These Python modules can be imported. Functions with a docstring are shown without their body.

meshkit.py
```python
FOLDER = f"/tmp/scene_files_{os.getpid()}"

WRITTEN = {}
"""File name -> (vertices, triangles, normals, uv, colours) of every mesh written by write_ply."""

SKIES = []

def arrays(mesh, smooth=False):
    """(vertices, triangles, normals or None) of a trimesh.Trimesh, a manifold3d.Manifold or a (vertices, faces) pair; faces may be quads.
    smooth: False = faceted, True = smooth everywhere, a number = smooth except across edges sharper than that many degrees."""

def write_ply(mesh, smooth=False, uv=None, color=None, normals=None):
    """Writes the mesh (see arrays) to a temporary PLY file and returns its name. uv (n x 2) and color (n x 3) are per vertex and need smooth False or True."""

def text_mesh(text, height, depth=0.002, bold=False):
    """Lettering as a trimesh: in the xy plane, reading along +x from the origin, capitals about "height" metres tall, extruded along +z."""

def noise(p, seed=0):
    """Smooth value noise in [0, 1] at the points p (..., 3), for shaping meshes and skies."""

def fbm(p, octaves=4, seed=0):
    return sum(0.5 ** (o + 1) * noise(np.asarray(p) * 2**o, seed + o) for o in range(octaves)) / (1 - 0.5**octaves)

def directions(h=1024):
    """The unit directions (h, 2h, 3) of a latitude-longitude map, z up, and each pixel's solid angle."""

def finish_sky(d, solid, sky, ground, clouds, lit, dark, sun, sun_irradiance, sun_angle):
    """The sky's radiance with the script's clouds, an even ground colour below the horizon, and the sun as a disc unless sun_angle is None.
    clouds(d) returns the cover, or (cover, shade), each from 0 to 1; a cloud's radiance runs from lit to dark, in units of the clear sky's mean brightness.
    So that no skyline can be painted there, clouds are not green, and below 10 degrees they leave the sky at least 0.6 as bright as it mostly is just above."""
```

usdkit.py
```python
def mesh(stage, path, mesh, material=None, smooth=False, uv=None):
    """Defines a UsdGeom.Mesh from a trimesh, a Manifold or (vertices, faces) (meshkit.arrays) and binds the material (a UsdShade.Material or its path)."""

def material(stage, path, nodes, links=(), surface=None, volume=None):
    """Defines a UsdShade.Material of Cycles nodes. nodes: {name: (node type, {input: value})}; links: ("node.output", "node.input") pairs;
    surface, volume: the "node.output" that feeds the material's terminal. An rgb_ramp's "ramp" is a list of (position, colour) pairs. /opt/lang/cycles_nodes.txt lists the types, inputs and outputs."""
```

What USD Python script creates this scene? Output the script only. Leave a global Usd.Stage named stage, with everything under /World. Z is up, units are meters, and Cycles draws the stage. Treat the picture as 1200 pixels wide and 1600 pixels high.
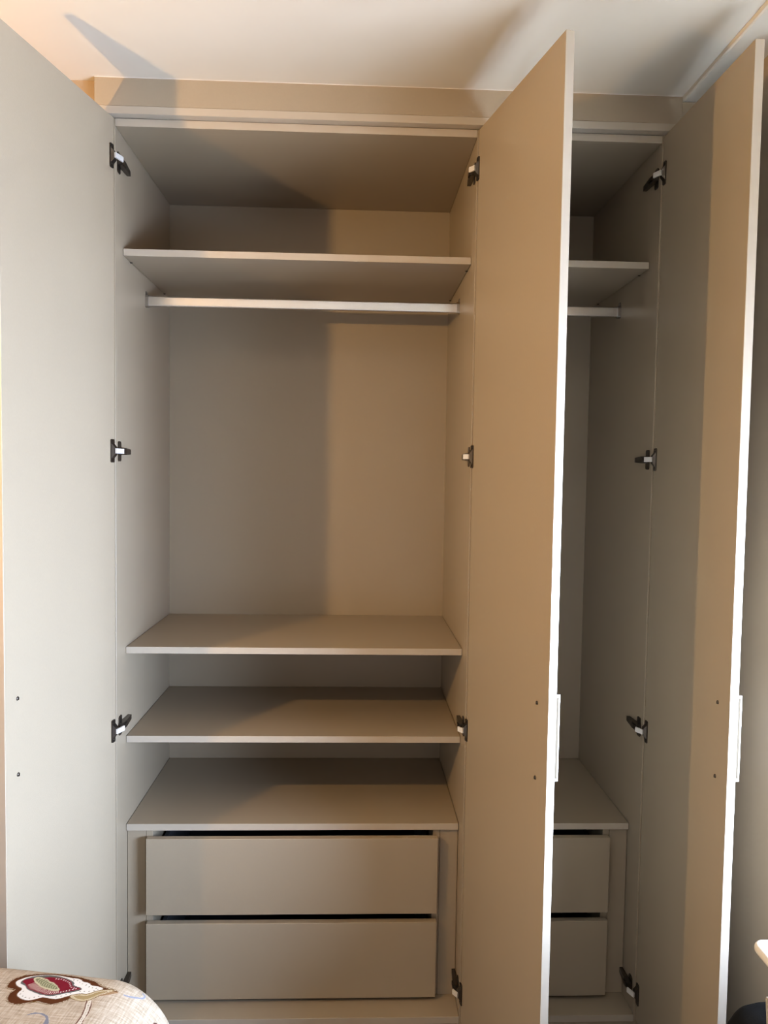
import math, random
import numpy as np
import trimesh, manifold3d, shapely
import shapely.geometry as sg
import usdkit, meshkit
from pxr import Usd, UsdGeom, UsdLux, UsdShade, Sdf, Gf, Vt

random.seed(7)
stage = Usd.Stage.CreateInMemory()
UsdGeom.SetStageUpAxis(stage, 'Z')
UsdGeom.SetStageMetersPerUnit(stage, 1.0)
UsdGeom.Xform.Define(stage, '/World')
UsdGeom.Scope.Define(stage, '/World/Looks')

# ------------------------------------------------------------------ camera
CAM = np.array([0.58076, -1.88034, 1.34620])
YAW, PITCH, ROLL, FPX = 0.037905, -0.051414, 0.015179, 1195.58
fwd = np.array([math.sin(YAW) * math.cos(PITCH), math.cos(YAW) * math.cos(PITCH), math.sin(PITCH)])
rgt = np.array([math.cos(YAW), -math.sin(YAW), 0.0])
upv = np.cross(rgt, fwd)
r2 = math.cos(ROLL) * rgt + math.sin(ROLL) * upv
u2 = -math.sin(ROLL) * rgt + math.cos(ROLL) * upv
cam = UsdGeom.Camera.Define(stage, '/World/camera')
mat = Gf.Matrix4d(*r2, 0, *u2, 0, *(-fwd), 0, *CAM, 1)
cam.AddTransformOp().Set(mat)
cam.CreateHorizontalApertureAttr(27.0)
cam.CreateVerticalApertureAttr(36.0)
cam.CreateFocalLengthAttr(27.0 * FPX / 1200.0)
cam.CreateClippingRangeAttr(Gf.Vec2f(0.02, 100.0))
cam.CreateExposureAttr(0.10)

# ------------------------------------------------------------------ lights
# sky outside the room (only reaches in through the narrow window)
dome = UsdLux.DomeLight.Define(stage, '/World/sky_light')
dome.CreateIntensityAttr(0.02)
dome.CreateColorAttr(Gf.Vec3f(0.75, 0.87, 1.0))
# warm bulb on the left, about as high as a tall bedside lamp
LAMP = (-0.551, -1.15, 1.70)
bulb = UsdLux.SphereLight.Define(stage, '/World/lamp_light')
bulb.AddTranslateOp().Set(Gf.Vec3d(*LAMP))
bulb.CreateRadiusAttr(0.016)
bulb.CreateNormalizeAttr(True)
bulb.CreateIntensityAttr(18.6)
bulb.CreateColorAttr(Gf.Vec3f(0.98, 0.595, 0.22))
# daylight through the low wide window on the right
WIN = dict(x=2.15, y=-1.37, z=0.84, w=1.16, h=0.90)
TILT = math.radians(38.0)                        # daylight falls in from the sky, slanting down
day = UsdLux.RectLight.Define(stage, '/World/window_daylight')
day.AddTransformOp().Set(Gf.Matrix4d(0, 1, 0, 0, -math.sin(TILT), 0, math.cos(TILT), 0, math.cos(TILT), 0, math.sin(TILT), 0, WIN['x'] - 0.005, WIN['y'], WIN['z'], 1))
day.CreateWidthAttr(WIN['w'])
day.CreateHeightAttr(WIN['h'])
day.CreateNormalizeAttr(True)
day.CreateIntensityAttr(92.0)
day.CreateColorAttr(Gf.Vec3f(0.67, 0.855, 1.20))

# ------------------------------------------------------------------ materials
def plain(name, color, rough=0.5, metallic=0.0, spec=None, tint=0.0, scale=40.0, bump=0.0, bscale=300.0):
    """principled with a little noise in tone and, if asked, a fine bump"""
    nodes = {'p': ('principled_bsdf', {'base_color': color, 'roughness': rough, 'metallic': metallic})}
    links = []
    if spec is not None:
        nodes['p'][1]['specular_ior_level'] = spec
    if tint or bump:
        nodes['g'] = ('geometry', {})
    if tint:
        nodes['n'] = ('noise_texture', {'scale': scale, 'detail': 3.0})
        lo = tuple(c * (1 - tint) for c in color); hi = tuple(min(1, c * (1 + tint)) for c in color)
        nodes['r'] = ('rgb_ramp', {'ramp': [(0.3, lo), (0.7, hi)]})
        links += [('g.position', 'n.vector'), ('n.fac', 'r.fac'), ('r.color', 'p.base_color')]
    if bump:
        nodes['bn'] = ('noise_texture', {'scale': bscale, 'detail': 2.0})
        nodes['b'] = ('bump', {'strength': bump, 'distance': 0.001})
        links += [('g.position', 'bn.vector'), ('bn.fac', 'b.height'), ('b.normal', 'p.normal')]
    return usdkit.material(stage, '/World/Looks/' + name, nodes, links, surface='p.BSDF')

M = {}
M['laminate'] = plain('laminate', (0.332, 0.268, 0.186), 0.38, tint=0.015, scale=260.0, bump=0.12, bscale=900.0)
M['edging'] = plain('edging', (0.42, 0.36, 0.28), 0.36)
M['ceiling'] = plain('ceiling_paint', (0.62, 0.565, 0.465), 0.85, tint=0.012, scale=5.0, bump=0.15, bscale=90.0)
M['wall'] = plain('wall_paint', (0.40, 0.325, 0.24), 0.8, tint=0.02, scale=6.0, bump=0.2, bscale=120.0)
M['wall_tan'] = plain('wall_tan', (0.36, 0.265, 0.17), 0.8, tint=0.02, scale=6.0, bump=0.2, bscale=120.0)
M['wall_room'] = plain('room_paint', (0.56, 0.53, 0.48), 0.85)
M['floor'] = plain('floor_carpet', (0.14, 0.11, 0.085), 0.95, tint=0.15, scale=220.0)
M['nickel'] = plain('nickel', (0.10, 0.085, 0.07), 0.34, metallic=0.9)
M['nickel_bright'] = plain('nickel_bright', (0.88, 0.86, 0.82), 0.30, metallic=0.35)
M['chrome'] = plain('chrome', (0.80, 0.79, 0.77), 0.2, metallic=1.0)
M['dark'] = plain('drawer_box', (0.06, 0.06, 0.062), 0.6)
M['steel'] = plain('screw_steel', (0.45, 0.43, 0.40), 0.3, metallic=1.0)
M['handle'] = plain('handle_nickel', (0.85, 0.84, 0.82), 0.28, metallic=1.0)
M['white_wood'] = plain('white_wood', (0.66, 0.61, 0.52), 0.35, tint=0.02, scale=12.0)
M['black_cloth'] = plain('black_cloth', (0.007, 0.0072, 0.0072), 0.85, spec=0.08, tint=0.25, scale=30.0, bump=0.4, bscale=500.0)
M['strap'] = plain('strap_cord', (0.42, 0.37, 0.30), 0.6)
M['red_wood'] = plain('red_wood', (0.10, 0.025, 0.018), 0.45, tint=0.2, scale=14.0)
M['brass'] = plain('brass', (0.55, 0.40, 0.20), 0.35, metallic=1.0)
M['caulk'] = plain('caulk', (0.62, 0.57, 0.49), 0.8)
M['mattress'] = plain('mattress_ticking', (0.7, 0.66, 0.58), 0.9)
M['frame_white'] = plain('window_white', (0.8, 0.8, 0.78), 0.4)
M['pane'] = usdkit.material(stage, '/World/Looks/pane', {'t': ('transparent_bsdf', {}), 'g': ('glossy_bsdf', {'roughness': 0.02}),
    'f': ('fresnel', {'IOR': 1.45}), 'm': ('mix_closure', {})},
    [('f.fac', 'm.fac'), ('t.BSDF', 'm.closure1'), ('g.BSDF', 'm.closure2')], surface='m.closure')
# linen bedcover: base tone with crossing slubs, printed colour from the mesh where it has any
M['linen'] = usdkit.material(stage, '/World/Looks/linen', {
    'uv': ('texture_coordinate', {}),
    'ma': ('mapping', {'scale': (32.0, 340.0, 1.0)}), 'na': ('noise_texture', {'scale': 1.0, 'detail': 2.0}),
    'mb': ('mapping', {'scale': (340.0, 32.0, 1.0)}), 'nb': ('noise_texture', {'scale': 1.0, 'detail': 2.0}),
    'add': ('math', {'math_type': 'add'}),
    'ramp': ('rgb_ramp', {'ramp': [(0.32, (0.27, 0.21, 0.14)), (0.48, (0.38, 0.305, 0.215)), (0.64, (0.48, 0.405, 0.305))]}),
    'half': ('math', {'math_type': 'multiply', 'value2': 0.5}),
    'pc': ('attribute', {'attribute': 'print_color'}), 'pm': ('attribute', {'attribute': 'print_mask'}),
    'mix': ('mix', {}), 'b': ('bump', {'strength': 0.35, 'distance': 0.0015}),
    'p': ('principled_bsdf', {'roughness': 0.95, 'specular_ior_level': 0.05})},
    [('uv.UV', 'ma.vector'), ('uv.UV', 'mb.vector'), ('ma.vector', 'na.vector'), ('mb.vector', 'nb.vector'),
     ('na.fac', 'add.value1'), ('nb.fac', 'add.value2'), ('add.value', 'half.value1'), ('half.value', 'ramp.fac'),
     ('ramp.color', 'mix.color1'), ('pc.color', 'mix.color2'), ('pm.fac', 'mix.fac'), ('mix.color', 'p.base_color'),
     ('half.value', 'b.height'), ('b.normal', 'p.normal')], surface='p.BSDF')

# ------------------------------------------------------------------ helpers
used = {}
def numbered(parent, name):
    k = (str(parent), name)
    n = used.get(k, 0); used[k] = n + 1
    return name if n == 0 else f'{name}_{n:03d}'

def tag(prim, label=None, category=None, group=None, kind=None):
    for k, v in (('label', label), ('category', category), ('group', group), ('kind', kind)):
        if v: prim.SetCustomDataByKey(k, v)
    return prim

def thing(name, label, category, group=None):
    path = '/World/' + numbered('/World', name)
    p = UsdGeom.Xform.Define(stage, path).GetPrim()
    return tag(p, label, category, group)

def obj(name, mesh, m, parent=None, label=None, smooth=False, **kw):
    base = str(parent.GetPath()) if parent is not None else '/World'
    path = base + '/' + numbered(base, name)
    p = usdkit.mesh(stage, path, mesh, M[m], smooth=smooth, **kw).GetPrim()
    if label: p.SetCustomDataByKey('label', label)
    return p

def struct(name, mesh, m, parent=None, smooth=False):
    p = obj(name, mesh, m, parent, smooth=smooth)
    if parent is None: tag(p, kind='structure')
    return p

def hull(pts):
    return trimesh.convex.convex_hull(np.asarray(pts, float))

def box(x0, x1, y0, y1, z0, z1, c=0.0008):
    """box with chamfered edges"""
    x0, x1 = sorted((x0, x1)); y0, y1 = sorted((y0, y1)); z0, z1 = sorted((z0, z1))
    if c <= 0:
        b = trimesh.creation.box((x1 - x0, y1 - y0, z1 - z0)); b.apply_translation(((x0 + x1) / 2, (y0 + y1) / 2, (z0 + z1) / 2)); return b
    pts = []
    for x, sx in ((x0, 1), (x1, -1)):
        for y, sy in ((y0, 1), (y1, -1)):
            for z, sz in ((z0, 1), (z1, -1)):
                pts += [(x, y + sy * c, z + sz * c), (x + sx * c, y, z + sz * c), (x + sx * c, y + sy * c, z)]
    return hull(pts)

def join(*ms):
    return trimesh.util.concatenate(list(ms))

def cyl(p, axis, r, h, n=14):
    c = trimesh.creation.cylinder(radius=r, height=h, sections=n)
    c.apply_transform(trimesh.geometry.align_vectors([0, 0, 1], axis)); c.apply_translation(p)
    return c

def tube(path, r, n=8):
    path = np.asarray(path, float); v = []; f = []
    tang = np.gradient(path, axis=0)
    ref = np.array([0.3, 0.2, 0.93])
    for i, (p, t) in enumerate(zip(path, tang)):
        t = t / np.linalg.norm(t); a = np.cross(t, ref); a /= np.linalg.norm(a); b = np.cross(t, a)
        for k in range(n):
            w = 2 * math.pi * k / n
            v.append(p + r * (math.cos(w) * a + math.sin(w) * b))
    for i in range(len(path) - 1):
        for k in range(n):
            a0 = i * n + k; a1 = i * n + (k + 1) % n
            f += [(a0, a1, a1 + n), (a0, a1 + n, a0 + n)]
    for base, sgn in ((0, 1), ((len(path) - 1) * n, -1)):
        for k in range(1, n - 1):
            f.append((base, base + k + 1, base + k) if sgn > 0 else (base, base + k, base + k + 1))
    return trimesh.Trimesh(np.array(v), np.array(f), process=False)

def framed(mesh, o, ax, ay, az):
    """moves a mesh from local axes to the frame o, ax, ay, az"""
    T = np.eye(4); T[:3, 0] = ax; T[:3, 1] = ay; T[:3, 2] = az; T[:3, 3] = o
    m = mesh.copy(); m.apply_transform(T)
    if np.linalg.det(T[:3, :3]) < 0 and not m.is_volume: m.invert()
    if m.volume < 0: m.invert()
    return m

# ------------------------------------------------------------------ measures
D, ZT, Z1, Z2, Z3, ZU, TH = 0.537, 2.157, 0.892, 0.6605, 0.429, 1.871, 0.0172
W1, X2A, X2 = 0.864, 0.900, 1.317
FLOOR, CEIL, ZB = -0.14, 2.26, -0.042
PT = 0.018                                       # panel thickness
DOOR_TOP, DOOR_BOT = 2.1735, -0.052
HINGE_Z = (2.0815, 1.3885, 0.7055, 0.0215)

# ------------------------------------------------------------------ the room
ROOM_X0, ROOM_X1, ROOM_Y0 = -1.05, 2.15, -3.6
WALLX = 1.45
struct('floor', box(ROOM_X0 - .1, ROOM_X1 + .3, ROOM_Y0 - .1, 0.70, FLOOR - 0.05, FLOOR, 0), 'floor')
struct('ceiling', box(ROOM_X0 - .1, ROOM_X1 + .3, ROOM_Y0 - .1, 0.70, CEIL, CEIL + 0.06, 0), 'ceiling')
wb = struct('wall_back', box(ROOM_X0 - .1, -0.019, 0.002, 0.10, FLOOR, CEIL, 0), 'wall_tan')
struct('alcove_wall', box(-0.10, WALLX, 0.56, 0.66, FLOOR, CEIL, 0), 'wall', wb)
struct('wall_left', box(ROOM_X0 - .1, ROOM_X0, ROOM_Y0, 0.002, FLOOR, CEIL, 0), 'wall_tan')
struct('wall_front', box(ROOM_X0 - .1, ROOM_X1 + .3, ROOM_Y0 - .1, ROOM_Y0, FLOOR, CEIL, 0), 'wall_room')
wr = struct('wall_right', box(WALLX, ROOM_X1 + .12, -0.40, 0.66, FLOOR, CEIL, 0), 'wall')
wy0, wy1 = WIN['y'] - WIN['w'] / 2 - .03, WIN['y'] + WIN['w'] / 2 + .03
wz0, wz1 = WIN['z'] - WIN['h'] / 2 - .03, WIN['z'] + WIN['h'] / 2 + .03
struct('wall_segment', box(ROOM_X1, ROOM_X1 + .12, ROOM_Y0, wy0, FLOOR, CEIL, 0), 'wall_room', wr)
struct('wall_segment', box(ROOM_X1, ROOM_X1 + .12, wy1, -0.40, FLOOR, CEIL, 0), 'wall_room', wr)
struct('wall_segment', box(ROOM_X1, ROOM_X1 + .12, wy0, wy1, FLOOR, wz0, 0), 'wall_room', wr)
struct('wall_segment', box(ROOM_X1, ROOM_X1 + .12, wy0, wy1, wz1, CEIL, 0), 'wall_room', wr)
win = tag(UsdGeom.Xform.Define(stage, '/World/window_1').GetPrim(), kind='structure')
for a in ((wy0, wy0 + .03, wz0, wz1), (wy1 - .03, wy1, wz0, wz1), (wy0 + .03, wy1 - .03, wz0, wz0 + .03), (wy0 + .03, wy1 - .03, wz1 - .03, wz1)):
    obj('window_frame', box(ROOM_X1, ROOM_X1 + .05, *a, 0.001), 'frame_white', win)
obj('mullion', box(ROOM_X1 + .005, ROOM_X1 + .045, WIN['y'] - .02, WIN['y'] + .02, wz0 + .03, wz1 - .03, 0.001), 'frame_white', win)
obj('pane', box(ROOM_X1 + .02, ROOM_X1 + .026, wy0 + .03, wy1 - .03, wz0 + .03, wz1 - .03, 0), 'pane', win)
# boxed-in strip along the top of the right wall, its plaster edge a little uneven
bs = []
ys = np.linspace(0.05, ROOM_Y0, 90)
rng = np.random.default_rng(3)
for i, y in enumerate(ys):
    j = 0.0022 * (meshkit.noise(np.array([[y * 9.0, 0.3, 0.1]]))[0] - 0.5)
    k = 0.0030 * (meshkit.noise(np.array([[y * 7.0, 4.3, 2.1]]))[0] - 0.5)
    bs.append([(1.355 + j, y, CEIL + .001), (1.356 + j, y, 2.2520 + k), (1.360 + j, y, 2.2500 + k), (ROOM_X1, y, 2.2490), (ROOM_X1, y, CEIL + .001)])
bs = np.array(bs); n5 = bs.shape[1]
ff = []
for i in range(len(ys) - 1):
    for k in range(n5):
        a, b = i * n5 + k, i * n5 + (k + 1) % n5
        ff += [(a, a + n5, b + n5), (a, b + n5, b)]
for k in range(1, n5 - 1):
    e = (len(ys) - 1) * n5
    ff += [(0, k, k + 1), (e, e + k + 1, e + k)]
tm = trimesh.Trimesh(bs.reshape(-1, 3), np.array(ff)); tm.fix_normals()
struct('trim_1', tm, 'ceiling')

# ------------------------------------------------------------------ the wardrobe
def hinge_plate(parent, xp, s, z):
    """the half of a hinge that is screwed to the side panel: winged plate and tapered arm with two screws"""
    def P(u, y, w): return (xp + s * u, y - .006, z + w)
    wing = hull([P(u, y, w) for u in (0, .0022) for y, w in ((.022, -.021), (.026, -.0245), (.040, -.0245), (.044, -.021), (.044, .021), (.040, .0245), (.026, .0245), (.022, .021))])
    arm = hull([P(u, y, w) for (u, y, h) in ((.001, .020, .0085), (.0115, .022, .0085), (.013, .050, .0085), (.001, .055, .0085), (.0105, .064, .0065), (.0095, .100, .0062), (.001, .100, .0062)) for w in (-h, h)])
    rib = hull([P(u, y, w) for u in (.001, .0155) for y in (.030, .048) for w in (-.0045, .0045)])
    scr = [cyl(P(.0105, y, 0), (s, 0, 0), .0034, .003, 12) for y in (.074, .090)]
    scr += [cyl(P(.0026, .033, w), (s, 0, 0), .0034, .002, 12) for w in (-.0175, .0175)]
    hp = obj('hinge_plate', join(wing, arm, rib), 'nickel', parent)
    obj('screw', join(*scr[:2], *scr[2:]), 'nickel_bright', hp) if parent.GetPath().pathElementCount < 3 else None
    return hp

def door(parent, hx, hy, d, nin, length, start, xp, s, label, back=.048):
    """a door standing open: d points along it from the hinge, nin is the normal of its inner face"""
    d = np.array([*d, 0.0]); d /= np.linalg.norm(d); nin = np.array([*nin, 0.0]); nin /= np.linalg.norm(nin)
    o = np.array([hx, hy, 0.0]); up = np.array([0, 0, 1.0])
    F = lambda m: framed(m, o, d, nin, up)
    dr = obj('door', F(box(start, length - .0012, -PT, 0, DOOR_BOT, DOOR_TOP, .0006)), 'laminate', parent, label)
    obj('edge_band', F(box(length - .0012, length, -PT + .0002, -.0002, DOOR_BOT, DOOR_TOP, .0004)), 'edging', dr)
    for z in HINGE_Z:
        a = .008
        flange = hull([(l, h, z + w) for h in (0, .0022) for l, w in ((a, -.026), (a + .003, -.028), (a + .013, -.028), (a + .016, -.026), (a + .016, .026), (a + .013, .028), (a + .003, .028), (a, .026))])
        boss = hull([(l, .0, z + w) for l in (a, a + .015) for w in (-.020, .020)] + [(l, .0085, z + w) for l in (a - .002, a + .010) for w in (-.0085, .0085)])
        scr = [cyl((a + .0075, .0026, z + w), (0, 1, 0), .0033, .0018, 12) for w in (-.0225, .0225)]
        obj('hinge_cup', F(join(flange, boss, *scr)), 'nickel', dr)
        # the bright link reaches from the cup to the arm on the side panel
        A = o + d * (a + .008) + nin * .0095; B = np.array([xp + s * .0142, .0055, 0])
        t = (B - A) / np.linalg.norm(B - A); q = np.cross(up, t)
        if np.dot(q, nin) < 0: q = -q
        pts = []
        for e, ex in ((A, -.002), (B, .002)):
            for w in (-.0060, .0060):
                pts += [e + t * ex + up * (z + w), e + t * ex + q * .004 + up * (z + w)]
        obj('hinge_link', hull(pts), 'nickel_bright', dr, 'bright nickel hinge link')
    la = length - back
    post = [box(la - .005, la + .005, -PT - .028, -PT, z0, z0 + .007, .0006) for z0 in (.727, .899)]
    bar = box(la - .005, la + .005, -PT - .0305, -PT - .0265, .727, .906, .0008)
    obj('handle', F(join(bar, *post)), 'handle', dr, 'slim pale metal bar handle on the outer face')
    for z in (.8905, .7378):
        head = trimesh.creation.uv_sphere(.0042, count=(8, 14)); head.apply_scale((1, .55, 1)); head.apply_translation((la, .0002, z))
        slot = box(la - .0008, la + .0008, .0018, .0030, z - .003, z + .003, 0)
        obj('screw', F(join(head, slot)), 'nickel', dr, 'small steel handle screw')
    return dr

def cabinet(x0, x1, label, pin_sides):
    t = thing('wardrobe_cabinet', label, 'wardrobe')
    L = obj('side_panel', box(x0 - PT, x0, 0, D + .008, FLOOR, ZT + PT), 'laminate', t)
    R = obj('side_panel', box(x1, x1 + PT, 0, D + .008, FLOOR, ZT + PT), 'laminate', t)
    top = obj('top_panel', box(x0 + .0006, x1 - .0006, .0012, D, ZT, ZT + PT, .0005), 'laminate', t)
    obj('edge_band', box(x0 + .0006, x1 - .0006, .0002, .0012, ZT + .0002, ZT + PT - .0002, .0003), 'edging', top)
    bot = obj('bottom_panel', box(x0 + .0006, x1 - .0006, .0012, D, ZB - PT, ZB, .0005), 'laminate', t)
    obj('edge_band', box(x0 + .0006, x1 - .0006, .0002, .0012, ZB - PT + .0002, ZB - .0002, .0003), 'edging', bot)
    obj('back_panel', box(x0, x1, D, D + .008, FLOOR + .02, ZT, 0), 'laminate', t)
    obj('plinth', box(x0, x1, .003, .021, FLOOR, ZB - PT - .002), 'laminate', t)
    def shelf(z, yf, name='shelf', lab=None):
        s = obj(name, box(x0 + .0012, x1 - .0012, yf + .0012, D - .001, z - TH, z, .0005), 'laminate', t, lab)
        obj('edge_band', box(x0 + .0012, x1 - .0012, yf, yf + .0012, z - TH + .0002, z - .0002, .0003), 'edging', s)
        return s
    up = shelf(ZU + TH, .0597)
    for x in (x0, x1):
        sgn = 1 if x == x0 else -1
        for y in (.122, .462):
            obj('shelf_pin', join(cyl((x + sgn * .0028, y, ZU - .0012), (1, 0, 0), .0011, .0056, 10), box(x, x + sgn * .006, y - .0024, y + .0024, ZU - .0009, ZU - .0002, 0)), 'nickel', up, 'small dark shelf pin')
    # hanging rail: oval chrome tube between two socket brackets
    zr, yr = 1.8055, .2695
    prof = sg.box(-.0035, -.0100, .0035, .0100).buffer(.0040, quad_segs=8)
    rail = trimesh.creation.extrude_polygon(prof, x1 - x0 - .004)
    rail = framed(rail, (x0 + .002, yr, zr), (0, 1, 0), (0, 0, 1), (1, 0, 0))
    rl = obj('hanging_rail', rail, 'chrome', t, 'oval chrome hanging rail', smooth=30)
    for x, sgn in ((x0, 1), (x1, -1)):
        ring = prof.buffer(.0028).difference(prof.buffer(.0002))
        rg = framed(trimesh.creation.extrude_polygon(ring, .009), (x if sgn > 0 else x - .009, yr, zr), (0, 1, 0), (0, 0, 1), (1, 0, 0))
        tab = hull([(x + sgn * u, yr + y, zr + z) for u in (0, .002) for y, z in ((-.009, .010), (.009, .010), (-.005, .0265), (.005, .0265), (-.0065, .024), (.0065, .024))])
        obj('rail_bracket', join(rg, tab, cyl((x + sgn * .0026, yr, zr + .0215), (1, 0, 0), .003, .002, 10)), 'steel', rl)
    # drawer block: cover shelf, filler strips, block sides, two drawers
    shelf(Z3, .0752, 'drawer_cover', 'shelf covering the drawers')
    for a, b in ((x0 + .0008, x0 + .0478), (x1 - .0478, x1 - .0008)):
        obj('filler_strip', box(a, b, .086, .104, ZB, Z3 - TH), 'laminate', t)
    for a, b in ((x0 + .0484, x0 + .0664), (x1 - .0664, x1 - .0484)):
        obj('drawer_block_side', box(a, b, .086, .50, ZB, Z3 - TH), 'laminate', t)
    for z0, z1 in ((.1958, .3972), (-.0305, .1728)):
        a, b = x0 + .0555, x1 - .0555
        fr = obj('drawer_front', box(a, b, .058, .0762, z0, z1), 'laminate', t)
        ia, ib = x0 + .074, x1 - .074
        for xa in (ia, ib - .012):
            obj('drawer_side', box(xa, xa + .012, .0766, .50, z0 + .02, z1 - .045, .0006), 'dark', fr)
        obj('drawer_bottom', box(ia + .012, ib - .012, .0766, .488, z0 + .022, z0 + .030, 0), 'dark', fr)
        obj('drawer_back', box(ia + .012, ib - .012, .488, .50, z0 + .022, z1 - .055, 0), 'dark', fr)
    return t, L, R, shelf

bay1, L1, R1, shelf1 = cabinet(0.0, W1, 'wide open wardrobe cabinet in matt taupe, three shelves above two drawers', 1)
shelf1(Z1, .0768); shelf1(Z2, .0768)
bay2, L2, R2, shelf2 = cabinet(X2A, X2, 'narrow open wardrobe cabinet half hidden behind the middle door, right of the wide cabinet', 1)
for z in HINGE_Z:
    hinge_plate(L1, 0.0, 1, z); hinge_plate(R1, W1, -1, z); hinge_plate(R2, X2, -1, z)
door(bay1, 0.0, -.0014, (-.2122, -.9772), (.9772, -.2122), .4125, .004, 0.0, 1, 'open left door with pale lit inner face', .0385)
door(bay1, .8638, .0114, (.2155, -.9765), (-.9765, -.2155), .4505, .017, W1, -1, 'open middle door with warm lit inner face')
door(bay2, 1.3204, .0031, (.0067, -1.0), (-1.0, -.0067), .4245, .005, X2, -1, 'open right door, grey near the hinge and warm lit outside')

cor = thing('cornice', 'taupe cornice filler running along the ceiling above the wardrobe cabinets', 'cornice')
obj('fascia_board', join(box(-.041, 1.3545, -.0205, -.0025, 2.1945, CEIL - .0008), box(1.3545, 1.3865, -.0205, -.0025, 2.1945, 2.2470)), 'laminate', cor)
obj('lip_board', box(-.041, 1.3865, -.0222, .050, 2.1762, 2.1942, .0007), 'edging', cor)

obj('caulk_line', hull([(x, y, z) for x in (-.041, 1.3545) for y, z in ((-.0207, CEIL - .0016), (-.0207, CEIL - .0002), (-.0219, CEIL - .0002))]), 'caulk', cor, 'thin white caulk line along the ceiling')

# ------------------------------------------------------------------ bed with its printed cover
RE, RB, A0, B0, RO, ZTOP, FL = 0.1281, 0.05, 0.1592, -0.5796, -0.1599, 0.45, 0.0489
cr, srr = math.cos(RO), math.sin(RO)
def cloth(a, b):
    pa, pb = np.maximum(a, 0), np.maximum(b, 0); r = np.hypot(pa, pb) + 1e-9
    ux, uy = pa / r, pb / r
    R = np.where(pa + pb > 0, 1 / np.sqrt((ux / RE) ** 2 + (uy / RB) ** 2 + 1e-12), RE); ff = FL * ux ** 2
    ta = np.minimum(r / R, math.pi / 2); ov = np.maximum(r - R * math.pi / 2, 0)
    g = R * np.sin(ta) + ff * ov; h = R * (1 - np.cos(ta)) + ov * np.sqrt(1 - ff * ff)
    x = np.minimum(a, 0) + ux * g; y = np.minimum(b, 0) + uy * g
    return np.stack([A0 + cr * x - srr * y, B0 + srr * x + cr * y, ZTOP - h], -1)
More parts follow.
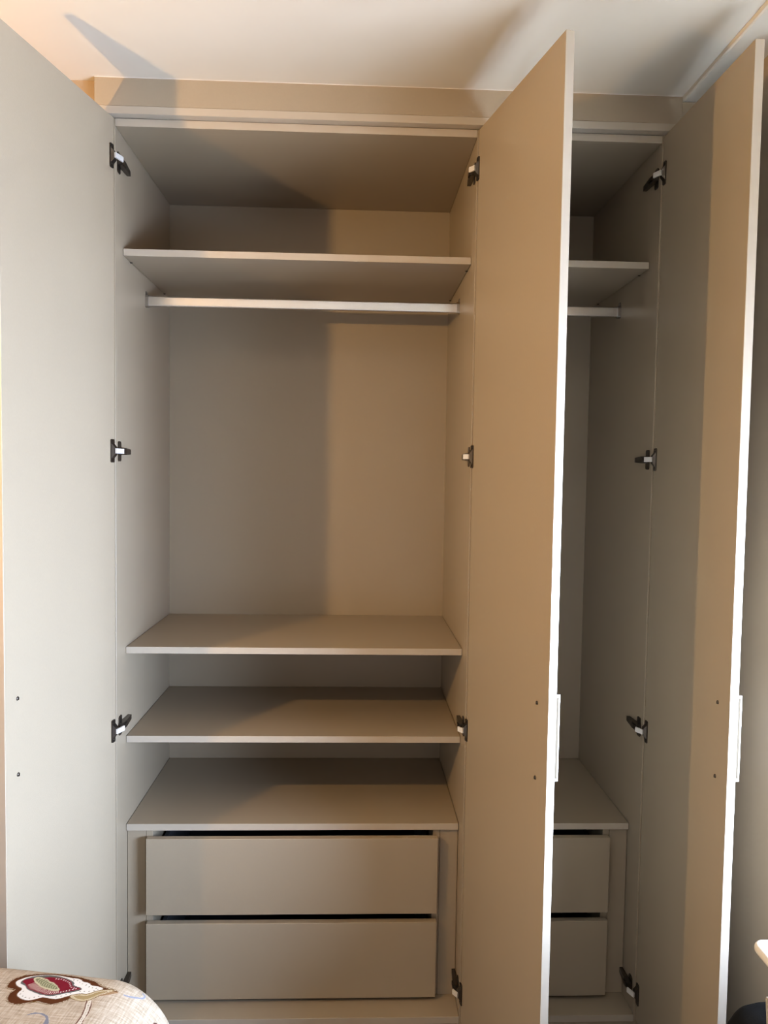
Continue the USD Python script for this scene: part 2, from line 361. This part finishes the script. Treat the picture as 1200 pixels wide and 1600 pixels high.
PRINT = {
    'brown': [(-166, -29), (-169, -16), (-164, -7), (-151, 3), (-132, 12), (-109, 20), (-78, 17), (-53, 14), (-32, 8), (-19, 6), (-8, -3), (14, -9), (25, -9), (28, -11), (7, -10), (-22, -28), (-42, -39), (-53, -50), (-65, -59), (-79, -57), (-95, -53), (-113, -62), (-126, -66), (-140, -63), (-147, -55), (-151, -42), (-146, -33), (-156, -32)], 
    'white': [(-155, -21), (-158, -11), (-144, 1), (-126, 10), (-101, 15), (-75, 10), (-48, 8), (-47, 3), (-28, 0), (-25, -4), (-4, -5), (2, -11), (-18, -25), (-33, -25), (-50, -34), (-60, -44), (-74, -46), (-89, -43), (-99, -50), (-114, -56), (-129, -51), (-136, -46), (-138, -37), (-135, -30), (-147, -26)], 
    'grey': [(-151, -15), (-149, -7), (-135, 4), (-120, 10), (-101, 12), (-78, 7), (-60, 0), (-55, -5), (-55, -9), (-33, -15), (-41, -22), (-60, -31), (-66, -35), (-77, -40), (-94, -40), (-112, -36), (-128, -30), (-137, -22), (-146, -20)], 
    'red': [(-150, -13), (-145, -7), (-134, -1), (-121, 1), (-101, 6), (-80, 5), (-61, -2), (-56, -12), (-36, -16), (-45, -20), (-62, -28), (-68, -32), (-79, -37), (-94, -38), (-112, -33), (-127, -28), (-137, -20)], 
    'cream': [(-134, -2), (-126, 4), (-116, 1), (-99, -6), (-85, -12), (-69, -25), (-81, -28), (-102, -25), (-120, -16)], 
    'green': [(-130, -4), (-124, 0), (-111, -3), (-96, -10), (-84, -15), (-75, -22), (-86, -24), (-105, -20), (-118, -13)], 
    'leaf': [(-49, -35), (-41, -30), (-31, -26), (-19, -26), (-11, -17), (0, -12), (13, -9), (20, -10), (10, -20), (0, -28), (-10, -40), (-23, -44), (-38, -42)], 
    'tan': [(4, -17), (15, -11), (34, -9), (22, -16), (10, -25), (-1, -28)], 
    'stemA': [(-15, -40), (-8, -58), (-5, -74), (-5, -93), (-4, -98), (-2, -97), (-2, -75), (-5, -59), (-12, -40)], 
    'stemB': [(-6, -37), (1, -56), (4, -72), (5, -90), (5, -96), (7, -95), (6, -73), (4, -56), (-5, -36)], 
    'stemM': [(-12, -40), (-5, -59), (-2, -75), (-2, -97), (5, -96), (5, -90), (4, -72), (1, -56), (-6, -37)], 
    'blue': [(-95, -89), (-88, -80), (-75, -77), (-60, -81), (-50, -91), (-45, -103), (-56, -105), (-56, -93), (-62, -85), (-74, -80), (-85, -83)], 
    'loop': [(35, -10), (46, -9), (59, -4), (68, 2), (71, 10), (63, 14), (65, 17), (71, 14), (73, 6), (68, -1), (58, -7), (45, -12)], 
    'left': [(-206, 14), (-206, 17), (-197, 6), (-194, -2), (-194, -4), (-195, -3), (-198, 4)], 
    'bit': [(107, -23), (108, -19), (113, -14), (116, -15), (113, -20)],
}
TINT = {'brown': (.075, .024, .008), 'white': (.64, .61, .54), 'grey': (.10, .10, .085), 'red': (.15, .010, .018), 'cream': (.44, .40, .25), 'green': (.17, .17, .09),
        'leaf': (.30, .22, .10), 'tan': (.26, .16, .08), 'stemM': (.56, .50, .40), 'stemA': (.14, .075, .05), 'stemB': (.14, .075, .05), 'blue': (.15, .16, .20), 'loop': (.20, .215, .26),
        'left': (.30, .20, .12), 'bit': (.10, .05, .035)}
def smooth_poly(pts, k=2):
    p = np.array(pts, float)
    for _ in range(k):
        q = np.roll(p, -1, 0); p = np.stack([.75 * p + .25 * q, .25 * p + .75 * q], 1).reshape(-1, 2)
    g = sg.Polygon(p)
    return g if g.is_valid else g.buffer(0)
fine = np.arange(-.20, .20, .0010)
ga = np.concatenate([np.arange(-1.0, -.20, .02), fine, np.arange(.20, .74, .006)])
gb = np.concatenate([np.arange(-1.25, -.20, .02), np.arange(-.20, .13, .0010), np.arange(.13, .74, .006)])
Ag, Bg = np.meshgrid(ga, gb); Aq, Bq = Ag.ravel(), Bg.ravel()
V = cloth(Aq, Bq)
nz = meshkit.fbm(np.stack([Aq * 6, Bq * 6, 0 * Aq], -1), 3, 5) - .5
amp = .004 + .02 * np.clip((np.hypot(np.maximum(Aq, 0), np.maximum(Bq, 0)) - .28) / .3, 0, 1)
V[:, 2] += nz * .004
V[:, :2] += (nz * amp)[:, None] * np.array([1, .6])
col = np.tile(np.array([.7, .6, .45]), (len(Aq), 1)); mask = np.zeros(len(Aq))
mm = np.stack([Aq, Bq], -1) * 1000
near = (np.abs(mm[:, 0]) < 200) & (mm[:, 1] > -200) & (mm[:, 1] < 130)
idx = np.nonzero(near)[0]
wob = np.stack([meshkit.noise(np.c_[mm[idx] * .12, np.zeros(len(idx))], 3), meshkit.noise(np.c_[mm[idx] * .12, np.ones(len(idx))], 8)], -1) * 1.6 - .8
def paint(g, c, strength=1.0):
    inside = shapely.contains_xy(g, *(mm[idx] + wob).T)
    col[idx[inside]] = c; mask[idx[inside]] = strength
polys = {k: smooth_poly(v) for k, v in PRINT.items()}
polys['loop'] = polys['loop'].buffer(.8)
# gold stitched rim round the brown leaf, broken into short stitches
bx = polys['brown'].exterior
for i in range(190):
    p = bx.interpolate(i / 190, normalized=True); q = bx.interpolate((i + .4) / 190 % 1, normalized=True)
    t_ = np.array([q.x - p.x, q.y - p.y]); t_ /= np.linalg.norm(t_); n_ = np.array([t_[1], -t_[0]]); p = np.array([p.x, p.y])
    if polys['brown'].contains(sg.Point(*(p + n_))): n_ = -n_
    paint(sg.LineString([p - n_ * 1.5, p + n_ * 3.0 + t_ * 1.4]).buffer(.75), (.115, .062, .014))
for k in ('brown', 'white', 'grey', 'red', 'cream', 'green', 'leaf', 'tan', 'stemM', 'stemA', 'stemB', 'blue', 'loop', 'left', 'bit'):
    if k == 'white': paint(polys['white'].buffer(1.6), (.12, .06, .03))
    if k == 'leaf': paint(polys['leaf'].buffer(1.0), (.14, .08, .04))
    paint(polys[k], TINT[k], .9 if k in ('blue', 'loop', 'left') else 1.0)
# pale stripes across the lower red petal, white dots along its edge, dark dots in the white petals, veins in leaf and stem
cc = np.array(polys['cream'].centroid.coords[0]); ring = polys['red'].difference(polys['cream'].buffer(.5))
rb = polys['red'].exterior
for i in range(64):
    p = rb.interpolate(i / 64, normalized=True); p = np.array([p.x, p.y]); v = p - cc
    if v[1] < .25 * v[0] and v[0] < 34:                     # the side of the petal nearest the sleeper
        q = polys['cream'].exterior.interpolate(polys['cream'].exterior.project(sg.Point(*p))); q = np.array([q.x, q.y])
        paint(sg.LineString([p + .2 * (q - p), q]).buffer(.62).intersection(ring), (.58, .46, .38))
bl = polys['red'].buffer(-3.2)
bl = max(getattr(bl, 'geoms', [bl]), key=lambda g: g.area).exterior
for i in range(44):
    p = bl.interpolate(i / 44, normalized=True)
    if p.x > cc[0] + 8 and p.y > cc[1] - 16: paint(p.buffer(1.15), (.66, .62, .56))
wl = polys['white'].buffer(-5.0)
wl = max(getattr(wl, 'geoms', [wl]), key=lambda g: g.area).exterior
for i in range(44):
    p = wl.interpolate(i / 44, normalized=True)
    if not polys['grey'].buffer(2).contains(p): paint(p.buffer(1.15), (.20, .19, .14))
gx = np.array(polys['green'].exterior.coords); g0, g1 = gx[gx[:, 0].argmin()], gx[gx[:, 0].argmax()]
for f in np.linspace(.12, .88, 9):
    p = g0 * (1 - f) + g1 * f; paint(sg.LineString([p, p + (4, 6)]).buffer(.55).union(sg.LineString([p, p + (2, -7)]).buffer(.55)).intersection(polys['green']), (.42, .39, .24))
for s in (1.6, 3.4):
    e = polys['leaf'].buffer(-s)
    if not e.is_empty: paint(e.boundary.buffer(.45), (.54, .47, .32))
sa = np.array(PRINT['stemM'], float); mid = [(sa[k] + sa[len(sa) - 1 - k]) / 2 for k in range(len(sa) // 2)]
ml = sg.LineString(mid)
for f in np.linspace(.03, .97, 14): paint(ml.interpolate(f, normalized=True).buffer(.8), (.10, .11, .07))
na, nb = len(ga), len(gb)
ii = (np.arange(nb - 1)[:, None] * na + np.arange(na - 1)[None]).ravel()
F = np.vstack([np.stack([ii, ii + 1, ii + 1 + na], 1), np.stack([ii, ii + 1 + na, ii + na], 1)])
keep = V[F][:, :, 2].min(1) > FLOOR + .03
used_v = np.unique(F[keep]); remap = -np.ones(len(V), int); remap[used_v] = np.arange(len(used_v))
F = remap[F[keep]]; V = V[used_v]; UV = np.stack([Aq, Bq], -1)[used_v]; col = col[used_v]; mask = mask[used_v]
spread = obj('bedspread', trimesh.Trimesh(V, F, process=False), 'linen', smooth=True, uv=UV)
tag(spread, 'cream linen bedcover printed with a red and brown flower, at the foot of the bed', 'bedspread')
pv = UsdGeom.PrimvarsAPI(UsdGeom.Mesh(spread))
pv.CreatePrimvar('print_color', Sdf.ValueTypeNames.Color3fArray, 'vertex').Set(Vt.Vec3fArray.FromNumpy(col.astype(np.float32)))
pv.CreatePrimvar('print_mask', Sdf.ValueTypeNames.FloatArray, 'vertex').Set(Vt.FloatArray.FromNumpy(mask.astype(np.float32)))

# ------------------------------------------------------------------ dressing table, holdall, low chest
tb = thing('dressing_table', 'white painted dressing table with a rounded corner at the right edge', 'table')
tx0, tx1, ty0, ty1, tz = 1.217, 2.120, -1.90, -.722, .6155
def rounded_slab(poly, z0, z1, r=.006, n=4):
    pts = []
    for k in range(n + 1):
        w = math.pi / 2 * k / n
        o = r * (1 - math.cos(w)); dz = r * (1 - math.sin(w))
        g = poly.buffer(-o, join_style=1)
        for x, y in g.exterior.coords[:-1]: pts += [(x, y, z0 + dz), (x, y, z1 - dz)]
    return hull(pts)
top = sg.box(tx0 + .02, ty0 + .02, tx1 - .02, ty1 - .02).buffer(.02)
obj('tabletop', rounded_slab(top, tz - .015, tz, .006), 'white_wood', tb, smooth=40)
def leg(x, y):
    return hull([(x + sx * w, y + sy * w, z) for z, w in ((FLOOR, .013), (tz - .0155, .018)) for sx in (-1, 1) for sy in (-1, 1)])
for x in (tx0 + .042, tx1 - .047):
    for y in (ty0 + .035, ty1 - .047): obj('leg', leg(x, y), 'white_wood', tb)
for a in ((tx0 + .085, tx1 - .05, ty1 - .055, ty1 - .037), (tx0 + .085, tx1 - .05, ty0 + .022, ty0 + .040), (tx0 + .085, tx0 + .103, ty0 + .041, ty1 - .056), (tx1 - .068, tx1 - .050, ty0 + .041, ty1 - .056)):
    obj('apron', box(*a, tz - .13, tz - .0155), 'white_wood', tb)

bg = thing('holdall', 'black fabric holdall with a thin strap beneath the white dressing table', 'bag')
m = trimesh.creation.icosphere(4)
v = np.array(m.vertices); v = np.sign(v) * np.abs(v) ** .52
v /= np.abs(v).max(0)
v *= (.112, .095, .250)
v += .018 * (meshkit.fbm(v * 11 + 3, 3, 2) - .5)[:, None] * np.array(m.vertices) * 2
v += (1.400, -.555, FLOOR + .250)
v[:, 2] = np.maximum(v[:, 2], FLOOR)
obj('body', trimesh.Trimesh(v, m.faces, process=False), 'black_cloth', bg, smooth=True)

ws = np.linspace(0, 1, 24)
obj('strap', tube([(1.288 + .006 * math.sin(w * 3.0), -.657 - .004 * math.sin(w * 3.1), .470 - .30 * w) for w in ws], .0032), 'strap', bg, 'thin tan strap cord', smooth=True)
wl_ = thing('wall_lamp', 'small wall lamp with a bare warm bulb over a brass dish on the left wall', 'lamp')
lx, ly, lz = LAMP
prof2 = [(0, -.052), (.012, -.052), (.030, -.048), (.040, -.041), (.0408, -.0402), (.0385, -.0395), (.028, -.045), (.012, -.047), (0, -.047)]
dish = trimesh.creation.revolve(np.array(prof2), sections=40); dish.apply_translation(LAMP)
obj('dish', dish, 'brass', wl_, smooth=40)
obj('bulb_holder', cyl((lx, ly, lz - .0335), (0, 0, 1), .010, .027, 20), 'brass', wl_)
obj('arm', tube([(lx, ly, lz - .052), (lx - .05, ly, lz - .075), (lx - .20, ly, lz - .085), (lx - .40, ly, lz - .06), (ROOM_X0 + .012, ly, lz - .03)], .006), 'brass', wl_, smooth=40)
obj('wall_plate', cyl((ROOM_X0 + .006, ly, lz - .03), (1, 0, 0), .045, .012, 28), 'brass', wl_)

ch = thing('bedside_chest', 'dark red wooden bedside chest at the far left behind the open left door', 'chest')
obj('body', box(-.56, -.125, -.34, -.02, FLOOR + .03, .44, .002), 'red_wood', ch)
obj('chest_top', box(-.57, -.115, -.35, -.015, .44, .458, .003), 'red_wood', ch)
for z in (.10, .28): obj('drawer', box(-.545, -.14, -.352, -.34, z - .075, z + .085, .002), 'red_wood', ch)
for x in (-.53, -.155):
    for y in (-.31, -.05): obj('foot', box(x - .02, x + .02, y - .02, y + .02, FLOOR, FLOOR + .03, .002), 'red_wood', ch)
